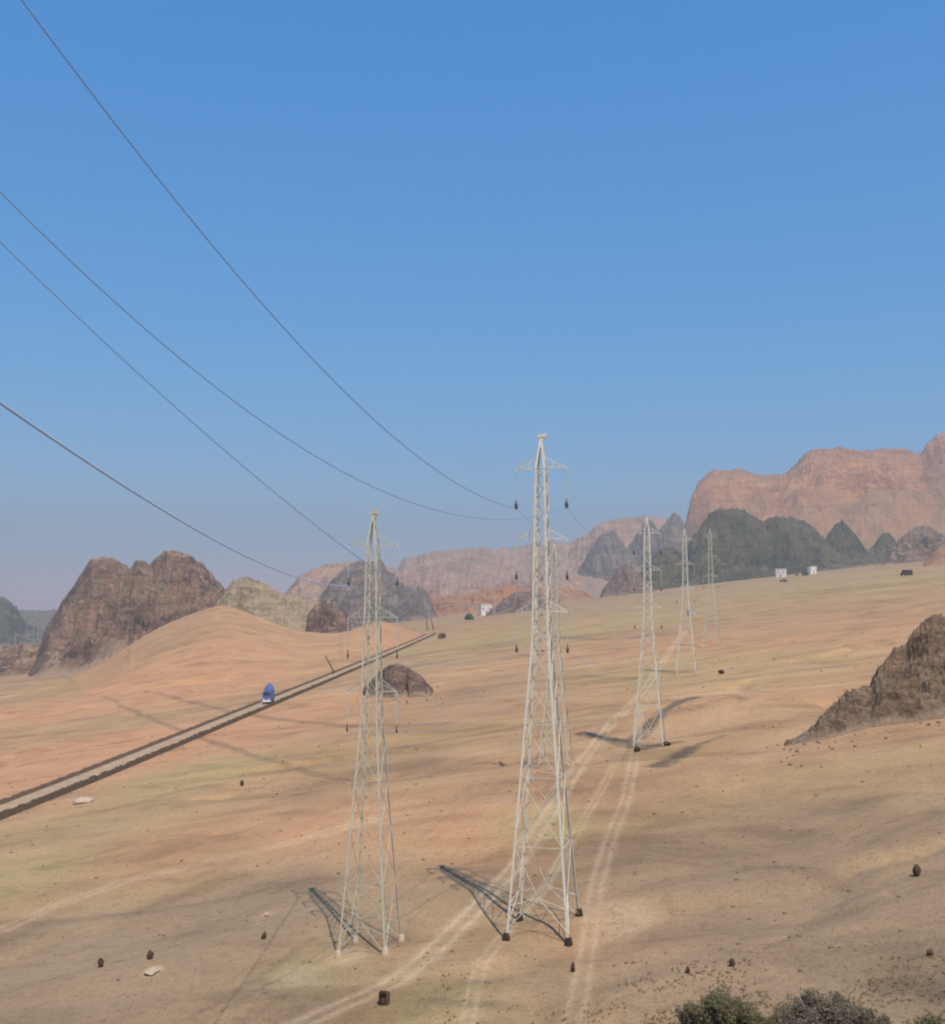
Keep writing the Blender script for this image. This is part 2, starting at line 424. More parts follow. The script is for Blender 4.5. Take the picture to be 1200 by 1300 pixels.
for pl, wd, st in darks:  # darker strokes painted on the ground along these polylines
    P = gpts(pl); d = seg_dist(VX, VY, P) + wob * wd * 1.2
    att['dark'] = np.maximum(att['dark'], (1 - smooth(wd * .2, wd * 1.5, d)) * st)
pales = [(105, 1016, 1.3, .9), (195, 1232, .8, .9), (338, 1160, .4, .7), (330, 1172, .3, .4), (690, 835, .1, .1), (790, 1170, 2.6, .35), (1048, 930, 1.2, .5), (440, 1215, 1.2, .4), (380, 1240, 1.6, .35), (895, 1130, .1, .1)]
for x, y, r, st in pales:
    X, Y, _ = ground(x, y); d = np.hypot((VX - X), (VY - Y) * .7) + wob * r * 1.4
    att['pale'] = np.maximum(att['pale'], (1 - smooth(r * .4, r * 1.2, d)) * st)
zones = [('pinky', 150, 950, 40, .9), ('pinky', 250, 870, 80, .9), ('pinky', 60, 900, 60, .8), ('pinky', 620, 1060, 8, .6), ('pinky', 250, 1060, 12, .4), ('pinky', 800, 1190, 5, .6), ('pinky', 1020, 800, 90, .6), ('pinky', 690, 880, 25, .5),
 ('pinky', 990, 870, 35, .4), ('olive', 700, 800, 110, .7), ('olive', 1050, 740, 260, .5), ('brown', 120, 1240, 13, .9), ('brown', 330, 1150, 11, .9), ('brown', 20, 1200, 10, .5), ('brown', 220, 1190, 12, .8), ('brown', 300, 1290, 8, .5),
 ('brown', 1050, 1160, 16, .8), ('brown', 1150, 1080, 14, .6), ('brown', 860, 1120, 9, .5), ('brown', 700, 1290, 6, .5), ('olive', 390, 1235, 3.5, 1.0), ('olive', 20, 1115, 8, 1.0), ('olive', 250, 985, 12, 1.0), ('olive', 570, 1290, 4, .9), ('olive', 690, 1050, 5, .9), ('olive', 860, 850, 40, .6), ('pinky', 420, 1060, 12, .6), ('pinky', 400, 900, 40, .8), ('brown', 1000, 1250, 9, .7), ('brown', 1180, 1250, 9, .9), ('brown', 930, 1285, 9, .9), ('brown', 900, 1110, 11, .35), ('olive', 260, 985, 14, .5), ('olive', 30, 1100, 8, .5), ('brown', 980, 790, 70, .35), ('brown', 560, 1130, 6, .5), ('olive', 100, 1050, 12, .35), ('brown', 480, 1150, 6, .6), ('brown', 620, 880, 30, .35), ('brown', 500, 960, 14, .4), ('brown', 860, 1230, 5, .4)]
wb2 = (fbm(VX / 22, VY / 22, 60) - .5)
for nm, x, y, r, st in zones:
    X, Y, _ = ground(x, y); d = np.hypot(VX - X, (VY - Y) * .6) * (1 + 1.1 * wb2)
    att[nm] = np.maximum(att[nm], (1 - smooth(r * .35, r * 1.25, d)) * st)

def split_mesh(name, fsel):
    f = faces[fsel]; used, inv = np.unique(f, return_inverse=True); f = inv.reshape(f.shape)
    me = bpy.data.meshes.new(name)
    me.vertices.add(len(used)); me.vertices.foreach_set('co', verts[used].ravel())
    me.loops.add(f.size); me.loops.foreach_set('vertex_index', f.ravel())
    me.polygons.add(len(f)); me.polygons.foreach_set('loop_start', np.arange(0, f.size, 4)); me.polygons.foreach_set('loop_total', np.full(len(f), 4))
    me.polygons.foreach_set('use_smooth', np.ones(len(f), bool))
    for k, v in att.items():
        a = me.attributes.new(k, 'FLOAT', 'POINT'); a.data.foreach_set('value', v[used].astype(np.float32))
    me.materials.append(M['sand']); me.update(calc_edges=True); me.validate()
    # shading normals follow the analytic surface so pieces of the sheet join without a seam
    e = .35
    X, Y = verts[used][:, 0], verts[used][:, 1]
    e = np.maximum(.25, np.hypot(X, Y) * .004)
    nx = -(height(X + e, Y) - height(X - e, Y)) / (2 * e); ny = -(height(X, Y + e) - height(X, Y - e)) / (2 * e)
    N = np.stack([nx, ny, np.ones_like(nx)], -1); N /= np.linalg.norm(N, axis=1, keepdims=True)
    me.normals_split_custom_set_from_vertices([tuple(q) for q in N])
    o = bpy.data.objects.new(name, me); C.objects.link(o); o['kind'] = 'structure'
    return o
split_mesh('ground', owner < 0)
for k, nm in enumerate(tracks):
    if (owner == k).any(): split_mesh('dirt_track', owner == k)
# central cap under the photographer
capf = [(len(verts) - 1, j, (j + 1) % na) for j in range(na)]
capv = [tuple(verts[-1])] + [tuple(verts[j]) for j in range(na)]
o = mesh_obj('knoll_top', capv, [(0, (j + 1) % na + 1, j + 1) for j in range(na)], M['sand']); o['kind'] = 'structure'

# ------------------------------------------------------------------ hills
def interp(pl, x):
    xs = [p[0] for p in pl]; ys = [p[1] for p in pl]; return np.interp(x, xs, ys)
def hill(sil, mat, front=None, base=None, depth=100, step=1.5, rows=46, rough=.25, gs=40, jag=1.5, e=1.0, seed=1, name='hill', apron=0.0, apw=.25, endw=.10):
    """ridge whose crest passes through the skyline points; it rises from the ground in front and falls again behind"""
    xs = np.arange(sil[0][0], sil[-1][0] + step * .5, step)
    n = len(xs)
    sy = interp(sil, xs)
    sy = sy + (fbm(xs / 13.0, xs * 0, seed + 5, 3) - .5) * jag * 3.2 + (ridged(xs / 5.0, xs * 0 + 7, seed + 15, 3) - .6) * jag * 2.2 + (fbm(xs / 1.8, xs * 0 + 3, seed + 9, 2) - .5) * jag * .9
    if mat is M['sand']:
        kk = np.hanning(31); kk /= kk.sum(); sy = np.convolve(np.pad(sy, 15, 'edge'), kk, 'valid')
    V = np.zeros((rows, n, 3)); AP = np.zeros((rows, n))
    ts = np.concatenate([np.linspace(0, 1, int(rows * .7)), np.linspace(1, 2, rows - int(rows * .7) + 1)[1:]])
    for i, x in enumerate(xs):
        if base is not None:
            bx, by, bz = ground(x, float(interp(base, x))); Yf = by
        else: Yf = front if not callable(front) else front(x)
        d = ray(x, sy[i]); d = d / d[1]
        dep = depth(x) if callable(depth) else depth
        Yr = Yf + dep
        top = d * Yr
        hx = d[0]
        Ys = np.where(ts <= 1, Yf + (Yr - Yf) * ts, Yr + (ts - 1) * dep * 1.5)
        V[:, i, 0] = hx * Ys; V[:, i, 1] = Ys
        g = height(hx * Ys, Ys)
        gt = float(height(top[0], top[1]))
        H = max(top[2] - gt, -2.0)
        prof = np.where(ts <= 1, np.clip(ts, 0, 1) ** e, (2 - ts) ** 1.2)
        V[:, i, 2] = g * (1 - prof) + (gt + H) * prof if True else 0
        V[:, i, 2] = g + (gt + H - float(gt)) * prof
        AP[:, i] = H
    wend = smooth(0, endw, np.arange(n) / (n - 1)) * smooth(0, endw, 1 - np.arange(n) / (n - 1))
    gg = height(V[..., 0], V[..., 1]); V[..., 2] = gg - 1.5 * (1 - wend)[None, :] + (V[..., 2] - gg) * wend[None, :]; AP *= wend[None, :]
    wq = np.clip(np.where(ts <= 1, np.sin(np.pi * np.clip(ts, 0, 1) ** .8) , .8 * np.sin(np.pi * (ts - 1)) + .0), 0, 1)[:, None]
    X, Y = V[..., 0], V[..., 1]
    wx_ = fbm(X / gs, Y / gs, seed + 71, 3) - .5; wy_ = fbm(X / gs, Y / gs, seed + 81, 3) - .5
    rg = ridged(X / gs + wx_ * .9, Y / (gs * 1.2) + wy_ * .9, seed, 5) - .62
    rg2 = ridged(X / (gs * .26) + wy_, Y / (gs * .3) + wx_, seed + 3, 5) - .6
    V[..., 2] += (rg * rough + rg2 * rough * .55) * 2.2 * np.maximum(AP, 0) * wq
    V[..., 0] += wx_ * .35 * np.maximum(AP, 0) * wq; V[..., 1] += wy_ * .5 * np.maximum(AP, 0) * wq
    # sink the very edge below the sand
    V[0, :, 2] -= 1.0 + .02 * np.abs(AP[0]); V[-1, :, 2] -= 3.0
    V[:, 0, 2] -= 1.5; V[:, -1, 2] -= 1.5
    f = [(r * n + i, r * n + i + 1, (r + 1) * n + i + 1, (r + 1) * n + i) for r in range(rows - 1) for i in range(n - 1)]
    o = mesh_obj(name, V.reshape(-1, 3), f, mat, None, True)
    a = o.data.attributes.new('apron', 'FLOAT', 'POINT')
    av = np.zeros((rows, n))
    if apron > 0:
        nz = (fbm(X / (gs * .8), Y / (gs * .8), seed + 31) - .5) * 1.4
        av = apron * (1 - smooth(apw * .5, apw * 1.3, ts[:, None] * (1 + nz) + 0 * X))
    a.data.foreach_set('value', av.ravel().astype(np.float32))
    if mat is M['sand']:
        a = o.data.attributes.new('pinky', 'FLOAT', 'POINT'); a.data.foreach_set('value', np.clip(.2 + 1.1 * fbm(X / 90, Y / 140, 5), 0, 1).ravel().astype(np.float32))
    o['kind'] = 'structure'
    return o

# far left, bluish with distance
hill([(-60, 800), (-30, 772), (0, 756), (10, 762), (22, 772), (32, 790), (60, 806), (75, 835)], M['rock_dark'], front=2600, depth=350, gs=160, jag=2, seed=11)
hill([(-60, 800), (-20, 776), (30, 775), (80, 776), (110, 790), (140, 840)], M['rock_dark'], front=3700, depth=500, gs=220, jag=1.5, seed=12)
hill([(-40, 832), (0, 818), (20, 820), (50, 815), (75, 818), (110, 850)], M['rock_brown'], front=1000, depth=60, gs=40, jag=2, seed=13)
# left double peaked rock hill
hill([(30, 838), (50, 808), (72, 778), (82, 762), (90, 748), (102, 730), (114, 713), (128, 706), (142, 709), (156, 717), (165, 724), (172, 713), (182, 714), (190, 719), (200, 708), (208, 700), (222, 699), (234, 704), (248, 709), (262, 722), (276, 738), (288, 750), (300, 760), (330, 790), (350, 830)],
     M['rock_brown'], front=lambda x: 860, depth=190, rows=90, step=1.0, gs=62, rough=.30, jag=2.2, e=.95, seed=21, apron=.9, apw=.12)
# olive knoll beside it
hill([(255, 800), (275, 765), (288, 748), (297, 735), (312, 731), (325, 735), (342, 744), (362, 753), (385, 758), (402, 762), (420, 774), (440, 790), (470, 815)], M['rock_olive'], front=820, depth=110, rows=70, step=1.0, gs=48, rough=.22, jag=1.8, seed=23, apron=.9, apw=.3)
hill([(385, 790), (400, 768), (415, 760), (428, 765), (440, 778), (450, 800)], M['rock_brown'], front=800, depth=60, rows=40, step=1.0, gs=30, rough=.25, jag=1.6, seed=24)
# orange sand slope in front of these; its foot keeps behind the road
def slope_front(x):
    xs_ = [600 + F * q[0] / (q[1] * cp) for q in ROAD]; return max(430.0, float(np.interp(x, xs_, [q[1] for q in ROAD])) + 30 + .12 * max(0, x - 380))
hill([(60, 870), (110, 846), (140, 836), (175, 812), (205, 795), (245, 778), (285, 766), (330, 784), (370, 800), (410, 804), (440, 804), (480, 786), (505, 775), (525, 780), (540, 795), (560, 815)], M['sand'], front=slope_front, depth=lambda x: float(np.interp(x, [60, 420, 560], [300, 260, 90])), rows=50, step=2.0, gs=120, rough=.015, jag=.5, e=.8, seed=25, apron=1.0, apw=9, name='sand_slope', endw=.2)
# pink ridge and grey hill behind the left pylon
hill([(345, 790), (362, 752), (380, 733), (398, 721), (416, 716), (450, 713), (490, 716), (530, 740), (560, 790)], M['rock_pink'], front=2300, depth=350, gs=170, rough=.2, jag=1.5, seed=31)
hill([(385, 790), (405, 762), (418, 740), (432, 727), (448, 716), (462, 711), (476, 713), (484, 710), (494, 724), (508, 738), (520, 744), (535, 742), (560, 775)], M['rock_hazy'], front=1700, depth=160, rows=60, step=1.0, gs=80, rough=.28, jag=2.2, seed=32)
# long pale pink skyline in the middle
hill([(470, 745), (500, 712), (530, 706), (548, 698), (570, 700), (592, 696), (640, 697), (672, 693), (700, 688), (720, 690), (742, 678), (765, 664), (790, 658), (820, 656), (850, 658), (880, 680), (920, 740)], M['rock_pink'], front=3300, depth=500, gs=240, rough=.16, jag=2.0, seed=33)
hill([(520, 765), (560, 738), (600, 730), (640, 735), (690, 722), (730, 728), (780, 740), (820, 760)], M['rock_pink'], front=2300, depth=250, gs=120, rough=.22, jag=1.6, seed=34)
hill([(500, 775), (540, 757), (600, 752), (650, 741), (680, 746), (720, 748), (760, 750)], M['rock_red'], front=1900, depth=150, gs=90, rough=.24, jag=1.6, seed=35)
hill([(608, 792), (622, 776), (640, 760), (652, 752), (668, 750), (684, 753), (700, 775), (712, 790)], M['rock_mound'], front=1250, depth=70, rows=40, step=1.0, gs=35, rough=.3, jag=1.8, seed=36)
hill([(725, 735), (744, 708), (756, 688), (766, 676), (778, 673), (786, 684), (796, 696), (812, 706), (830, 738)], M['rock_hazy'], front=2700, depth=200, step=1.0, gs=90, rough=.25, jag=2.0, seed=41)
hill([(758, 760), (772, 740), (782, 725), (795, 716), (806, 722), (820, 735), (840, 755)], M['rock_mound'], front=1700, depth=120, step=1.0, gs=60, rough=.3, jag=2.0, seed=42)
hill([(775, 740), (790, 700), (804, 684), (816, 668), (826, 660), (836, 674), (848, 660), (856, 650), (866, 660), (880, 690), (900, 720)], M['rock_hazy'], front=2800, depth=250, step=1.0, gs=110, rough=.25, jag=2.0, seed=43)
hill([(800, 745), (816, 724), (824, 708), (834, 698), (846, 692), (858, 697), (870, 708), (890, 722), (905, 740)], M['rock_dark'], front=1900, depth=120, step=1.0, gs=60, rough=.28, jag=2.2, seed=44)
# the big red mountain at the right
hill([(835, 735), (858, 672), (868, 645), (876, 625), (888, 608), (902, 599), (918, 596), (935, 596), (950, 600), (975, 602), (998, 601), (1008, 590), (1022, 576), (1040, 570), (1060, 568), (1080, 571), (1110, 572), (1135, 568), (1155, 572), (1168, 577), (1178, 563), (1190, 553), (1205, 550), (1260, 570), (1320, 600), (1380, 700)],
     M['rock_red'], front=2700, depth=650, rows=110, step=1.2, gs=230, rough=.11, jag=1.5, e=.85, seed=51, apron=.85, apw=.6)
# dark crags in front of it
hill([(835, 740), (858, 712), (870, 696), (882, 678), (893, 664), (902, 651), (915, 646), (930, 645), (945, 648), (958, 655), (970, 660), (978, 657), (990, 655), (1005, 656), (1020, 660), (1035, 673), (1048, 688), (1062, 698), (1080, 708), (1100, 730)],
     M['rock_dark'], front=1900, depth=170, rows=70, step=1.0, gs=75, rough=.3, jag=2.4, seed=52)
hill([(1015, 725), (1035, 700), (1050, 678), (1060, 665), (1069, 661), (1078, 668), (1086, 680), (1096, 692), (1112, 702), (1130, 725)], M['rock_dark'], front=2000, depth=120, rows=50, step=1.0, gs=60, rough=.28, jag=2.0, seed=53)
hill([(1080, 722), (1104, 698), (1112, 686), (1120, 678), (1128, 675), (1136, 684), (1146, 715)], M['rock_dark'], front=2100, depth=100, rows=40, step=1.0, gs=50, rough=.28, jag=1.8, seed=54)
hill([(1110, 730), (1130, 700), (1146, 680), (1160, 669), (1172, 668), (1185, 673), (1196, 678), (1230, 680), (1260, 720)], M['rock_brown'], front=1700, depth=120, rows=50, step=1.0, gs=50, rough=.3, jag=2.2, seed=55)
hill([(1160, 735), (1175, 712), (1190, 696), (1210, 690), (1250, 690), (1300, 720)], M['rock_red'], front=1100, depth=110, rows=40, step=1.5, gs=60, rough=.1, jag=1, seed=56, apron=.9, apw=2)
# mound beside the road
hill([(440, 886), (456, 880), (470, 867), (482, 853), (494, 845), (506, 843), (520, 847), (534, 857), (546, 870), (556, 881), (566, 886)], M['rock_mound'], base=[(440, 884), (500, 886), (566, 884)], depth=16, rows=60, step=.8, gs=8, rough=.3, jag=1.6, seed=61, name='rock_mound', apron=.85, apw=.16, endw=.2)
# rocky outcrop at the right edge
hill([(985, 948), (1010, 940), (1030, 925), (1048, 905), (1070, 882), (1090, 872), (1108, 866), (1116, 850), (1126, 836), (1134, 824), (1150, 820), (1156, 806), (1168, 792), (1180, 783), (1190, 778), (1205, 782), (1240, 800), (1290, 850), (1330, 900)],
     M['rock_near'], base=[(985, 950), (1050, 938), (1100, 925), (1200, 912), (1330, 910)], depth=lambda x: float(np.interp(x, [985, 1010, 1040, 1070, 1110, 1150, 1200], [.8, 2, 5, 9, 13, 20, 26])), rows=150, step=.8, gs=9, rough=.30, jag=2.6, e=.9, seed=71, name='rock_outcrop', apron=.8, apw=.10, endw=.04)

# ------------------------------------------------------------------ road with rubble berms
def ribbon(name, pts, offs, mat, seed=0, jz=0.0):
    """strip following the ground; offs = list of (side offset, height)"""
    P = [Vector((p[0], p[1], 0)) for p in pts]; V = []; n = len(offs)
    for i, p in enumerate(P):
        d = (P[min(i + 1, len(P) - 1)] - P[max(0, i - 1)]).normalized(); s = Vector((d.y, -d.x, 0))
        zc = gh(p.x, p.y)
        for k, (o_, h_) in enumerate(offs):
            q = p + s * o_
            j = (random.random() - .5) * jz if h_ > 0 and jz else 0
            V.append((q.x + j * .8, q.y + j * .8, gh(q.x, q.y) + h_ * (1 + (random.random() - .5) * jz * 2) + .02))
    f = [(i * n + k, i * n + k + 1, (i + 1) * n + k + 1, (i + 1) * n + k) for i in range(len(P) - 1) for k in range(n - 1)]
    o = mesh_obj(name, V, [q[::-1] for q in f], mat, None, True); o['kind'] = 'structure'; return o
def resample(pl, step0):
    out = [pl[0]]; 
    for a, b in zip(pl[:-1], pl[1:]):
        L = math.hypot(b[0] - a[0], b[1] - a[1]); r = math.hypot(*a); st = max(step0, r * .004); k = max(1, int(L / st))
        for i in range(1, k + 1): out.append((a[0] + (b[0] - a[0]) * i / k, a[1] + (b[1] - a[1]) * i / k))
    return out
edge = resample(ROAD, .8)
RW = 6.0
ribbon('road', edge, [(-RW, .22), (-RW * .75, .30), (-RW / 2, .33), (-RW * .25, .30), (0, .22)], M['road'])
ribbon('embankment', edge, [(-.35, .2), (-.05, .55), (.3, .65), (.7, .50), (1.2, .0)], M['berm'], jz=.3)
ribbon('embankment', edge, [(-RW - 1.3, .0), (-RW - .9, .46), (-RW - .3, .62), (-RW + .5, .45), (-RW + 1.0, .25)], M['berm2'], jz=.22)

# ------------------------------------------------------------------ pylons
def pylon(px, py, Ht, wbase, label, mat, detail=True, thin=1.0, rz=-.26, body_top=None, top_w=.66, arm=1.6, group='lattice pylons of the two power lines', s=1.0, loc=None):
    X, Y, Z = loc if loc else ground(px, py)
    root = empty('lattice_pylon', (X, Y, Z), rz)
    props(root, label, 'pylon', group)
    zk = Ht - 12.7 * s              # knee height where the taper gives way to the shaft
    def hw(z):                     # half width at height z
        if z < zk: return wbase / 2 + (0.55 * s - wbase / 2) * z / zk
        if z < Ht - 2 * s: return 0.55 * s + (top_w * s / 2 - 0.55 * s) * (z - zk) / (Ht - 2 * s - zk)
        return max(.04, top_w * s / 2 * (Ht - z) / (2 * s))
    lw = .125 * s if detail else .095 * s
    bw = .036 * s if detail else .038 * s
    lw *= thin; bw *= thin
    drop = []
    for sx in (-1, 1):
        for sy in (-1, 1):
            # footing height follows the ground
            c, sn = math.cos(rz), math.sin(rz); hx, hy = sx * wbase / 2, sy * wbase / 2
            wz = gh(X + hx * c - hy * sn, Y + hx * sn + hy * c) - Z
            m = MB(); lv = [0, zk * .5, zk, Ht - 2 * s, Ht]
            for a, b in zip(lv[:-1], lv[1:]):
                m.angle((sx * hw(a), sy * hw(a), a if a else wz + .3), (sx * hw(b), sy * hw(b), b), lw, (-sx, -sy, 0))
            m.build('leg', mat, root)
            if detail:
                m = MB(); m.lathe([(.26, -.4), (.24, .12), (.17, .40), (.15, .42)], 10, (hx, hy, wz)); m.build('foot', M['foot'] if thin == 1 else M['pale_stone'], root)
    # panels of X bracing
    z = 0; zs = [0.0]
    while z < Ht - 2.2 * s:
        z += max(1.5 * s, 2 * hw(z) * 1.35); zs.append(min(z, Ht - 2 * s))
    zs[-1] = Ht - 2 * s
    bars = []
    for k, (a, b) in enumerate(zip(zs[:-1], zs[1:])):
        A, B = hw(a), hw(b)
        for (p, q) in (((-1, -1), (1, -1)), ((1, -1), (1, 1)), ((1, 1), (-1, 1)), ((-1, 1), (-1, -1))):
            a0 = (p[0] * A, p[1] * A, a + (.3 if k == 0 else 0)); a1 = (q[0] * A, q[1] * A, a + (.3 if k == 0 else 0))
            b0 = (p[0] * B, p[1] * B, b); b1 = (q[0] * B, q[1] * B, b)
            if k == 0:
                mid = tuple((u + v) / 2 for u, v in zip(b0, b1))
                # the lowest panel opens as a tent from the feet to the first girt
                m0 = (mid[0], mid[1], a + (b - a) * .42)
                bars += [(a0, m0, bw * 1.2), (a1, m0, bw * 1.2), (m0, b0, bw), (m0, b1, bw), (b0, b1, bw)]
                qa = tuple(u + (v - u) * .28 for u, v in zip(a0, b0)); qb = tuple(u + (v - u) * .28 for u, v in zip(a1, b1))
                bars += [(qa, m0, bw * 1.1), (qb, m0, bw * 1.1)]
            else:
                bars += [(a0, b1, bw), (a1, b0, bw)]
                if k % 2 == 0 or k < 3: bars.append((b0, b1, bw))
    # peak
    P = top_w * s / 2
    for sx in (-1, 1):
        for sy in (-1, 1):
            bars.append(((sx * P, sy * P, Ht - 2 * s), (sx * P * .5, -sy * P * .5, Ht - 1 * s), bw))
    if detail:
        for a, b, w_ in bars:
            m = MB(); m.bar(a, b, w_, w_ * .8); m.build('brace', mat, root)
        m = MB(); m.bar((-.18, 0, Ht), (.38, 0, Ht + .05), .2, .22); m.bar((0, 0, Ht - .5), (.2, 0, Ht), .14); m.build('peak_cap', mat, root)
    else:
        m = MB()
        for a, b, w_ in bars: m.bar(a, b, w_, w_)
        m.build('bracing', mat, root)
    clamps = []
    for lv, zz in enumerate((Ht - 2.0 * s, Ht - 6.45 * s, Ht - 10.95 * s)):
        for sx in (-1, 1):
            al = arm * s; h = hw(zz)
            m = MB(); tip = (sx * al, 0, zz)
            for sy in (-1, 1):
                m.bar((sx * h, sy * h, zz), tip, bw * 1.25); m.bar((sx * h, sy * h, zz + .62 * s), tip, bw)
                for t_ in (.33, .66):
                    lo = (sx * (h + (al - h) * t_), sy * h * (1 - t_), zz); hi = (lo[0], lo[1], zz + .62 * s * (1 - t_)); m.bar(lo, hi, bw * .8)
            m.build('crossarm', mat, root)
            # insulator string hanging from the tip
            L = 2.35 * s; prof = [(.02 * s, 0)]
            nd_ = 11 if detail else 5
            for q in range(nd_):
                z0 = -.15 * s - q * (L - .5 * s) / nd_; dz = (L - .5 * s) / nd_
                prof += [(.02 * s, z0), (.05 * s, z0 - dz * .45), (.05 * s, z0 - dz * .6), (.02 * s, z0 - dz * .7)]
            prof.append((.02 * s, -L + .3 * s))
            m = MB(); m.lathe(prof, 8 if detail else 5, (sx * al, 0, zz)); st = m.build('insulator_string', M['glassy'], root, True)
            m = MB(); zc = zz - L
            cz = (1.0 if lv == 0 else .8) * (1 if thin == 1 else .75); m.lathe([(.05 * s * cz, -.22 * s * cz), (.10 * s * cz, -.18 * s * cz), (.11 * s * cz, .10 * s * cz), (.05 * s * cz, .22 * s * cz), (.03 * s, .32 * s)], 8, (sx * al, 0, zc))
            m.build('clamp', M['clamp'], root)
            c, sn = math.cos(rz), math.sin(rz)
            clamps.append((X + sx * al * c, Y + sx * al * sn, Z + zc - .15 * s))
    return root, clamps, (X, Y, Z)
p1, c1, P1 = pylon(690, 1178, 30.0, 3.75, 'tall pale lattice pylon rising highest above the skyline, standing on four dark feet', M['steel'])
p2, c2, P2 = pylon(470, 1205, 26.3, 2.95, 'shorter grey lattice pylon left of the tallest one, nearest to the road', M['steel_old'], thin=.74)
p3, c3, P3 = pylon(825, 947, 27.3, 3.5, 'middle distance lattice pylon standing alone right of the tallest pylon beside the dark streaks', M['steel'], detail=False, s=1.0)
p4, c4, P4 = pylon(706, 972, 24.5, 3.3, 'faint lattice pylon seen just behind the right legs of the tallest pylon', M['steel_old'], detail=False, s=.9)
p5, c5, P5 = pylon(872, 855, 30, 4.2, 'left of the two distant pylons standing close together before the dark crags', M['steel'], detail=False, s=1.15)
p6, c6, P6 = pylon(904, 820, 33, 4.6, 'right one of the two distant pylons standing close together before the dark crags', M['steel_old'], detail=False, s=1.25)

# ------------------------------------------------------------------ conductors
def cable(a, b, sag, r, label, y_end=None, mat='wire', group='conductors of the power lines', n=90):
    a = Vector(a); b = Vector(b); pts = []
    for i in range(n + 1):
        t = (i / n) ** 1.3
        p = a + (b - a) * t; p.z -= sag * 4 * t * (1 - t)
        if y_end is not None and p.y < y_end: break
        pts.append(p)
    org = pts[0].copy(); m = MB(); m.tube([p - org for p in pts], r, 6)
    o = m.build('power_cable', M[mat], None, True, org); props(o, label, 'cable', group); return o
cable(c1[0], (-48.22, -88.65, 137.26), 33.85, .021, 'uppermost wire, from the top left corner down to the tallest pylon', -12)
cable(c1[1], (-41.38, -19.01, 73.09), 22.54, .022, 'second wire from the top, sagging low to the right arm of the tallest pylon', -12)
cable(c2[1], (-75.22, -43.93, 117.92), 16.26, .026, 'third wire from the top, running straight to the head of the shorter pylon', -8)
cable(c2[0], (-10.59, -122.52, 51.11), 13.56, .026, 'lowest and palest wire, slanting down over the rock hill to the shorter pylon', -12, 'wire2')
def span(a, b, lab): cable(a, b, 2.2, .009, lab, None, 'wire', n=40)
span(c1[0], c3[0], 'thin wire between left top arms of the tallest pylon and the one behind it')
span(c1[1], c3[1], 'thin wire between right top arms of the tallest pylon and the one behind it')
span(c2[0], c4[0], 'thin wire from left top arm of the shorter pylon to the faint pylon')
span(c2[1], c4[1], 'thin wire from right top arm of the shorter pylon to the faint pylon')
for k_, nm_ in ((2, 'middle'), (4, 'lowest')):
    span(c1[k_], c3[k_], 'thin wire between left %s arms of the tallest pylon and the one behind it' % nm_)
    span(c1[k_ + 1], c3[k_ + 1], 'thin wire between right %s arms of the tallest pylon and the one behind it' % nm_)
    span(c2[k_], c4[k_], 'thin wire from left %s arm of the shorter pylon to the faint pylon' % nm_)
    span(c2[k_ + 1], c4[k_ + 1], 'thin wire from right %s arm of the shorter pylon to the faint pylon' % nm_)
for k_, nm_ in ((0, 'left side, top'), (1, 'right side, top'), (2, 'left side, middle'), (3, 'right side, middle'), (4, 'left side, lowest'), (5, 'right side, lowest')):
    span(c3[k_], c5[k_], 'thin far wire from the lone middle pylon to the left far pylon, ' + nm_)

# ------------------------------------------------------------------ stones on the plain
def boulder(px, py, wpx, hpx, label, mat='stone', peaked=0.0, group='dark boulders scattered on the sand'):
    X, Y, Z = ground(px, py + hpx * .45); sc_ = Y / F; wx, hz = wpx * sc_, hpx * sc_
    bm = bmesh.new()
    for q in range(26):
        u = Vector((random.gauss(0, 1), random.gauss(0, 1), random.gauss(0, 1))).normalized() * random.uniform(.42, .56)
        t = max(0, u.z + .5); nar = 1 - peaked * t
        bm.verts.new((u.x * wx * 1.15 * nar, u.y * wx * 1.15 * nar, (u.z + .40) * hz * 1.1))
    res = bmesh.ops.convex_hull(bm, input=bm.verts)
    loose = [v for v in bm.verts if not v.link_faces]; bmesh.ops.delete(bm, geom=loose, context='VERTS')
    bmesh.ops.bevel(bm, geom=list(bm.edges), offset=.05 * min(wx, hz), segments=1, affect='EDGES')
    me = bpy.data.meshes.new('boulder'); bm.to_mesh(me); bm.free(); me.materials.append(M[mat])
    o = bpy.data.objects.new('boulder', me); C.objects.link(o); o.location = (X, Y, Z - .02)
    o.rotation_euler = (0, 0, random.random() * 3)
    props(o, label, 'rock', group); return o
boulder(128, 1222, 7, 13, 'upright dark stone, leftmost on the brown flat at the lower left')
boulder(191, 1212, 8, 12, 'dark stone just above the small pale patch at lower left')
boulder(335, 1187, 6, 11, 'narrow dark stone left of the shorter pylon base')
boulder(307, 994, 5, 8, 'tiny dark stone on the ochre sand just below the road')
boulder(728, 1228, 9, 13, 'pointed dark stone in front of the tallest pylon', peaked=.6)
boulder(873, 1231, 6, 10, 'leaning dark stone above the left end of the green shrub')
boulder(929, 1222, 8, 10, 'round dark stone above the green foreground shrub')
boulder(1164, 1105, 9, 16, 'tall dark stone alone on the empty sand at right')
boulder(1181, 1209, 8, 9, 'small brown stone near the right edge above the scrub', 'berm')
boulder(916, 853, 8, 6, 'flat brown stone beyond the low dark lip of ground', 'berm')
boulder(846, 944, 12, 6, 'flat dark stone at the foot of the lone middle distance pylon')
boulder(809, 951, 8, 8, 'squat dark stone left of the lone middle distance pylon foot')
boulder(105, 1016, 24, 7, 'pale flat rock lying just below the road at left', 'pale_stone', group='pale rocks on the sand')
boulder(195, 1233, 20, 6, 'pale flat rock under two dark stones at lower left', 'pale_stone', group='pale rocks on the sand')
boulder(339, 1160, 8, 5, 'small pale rock above the narrow dark stone', 'pale_stone', group='pale rocks on the sand')
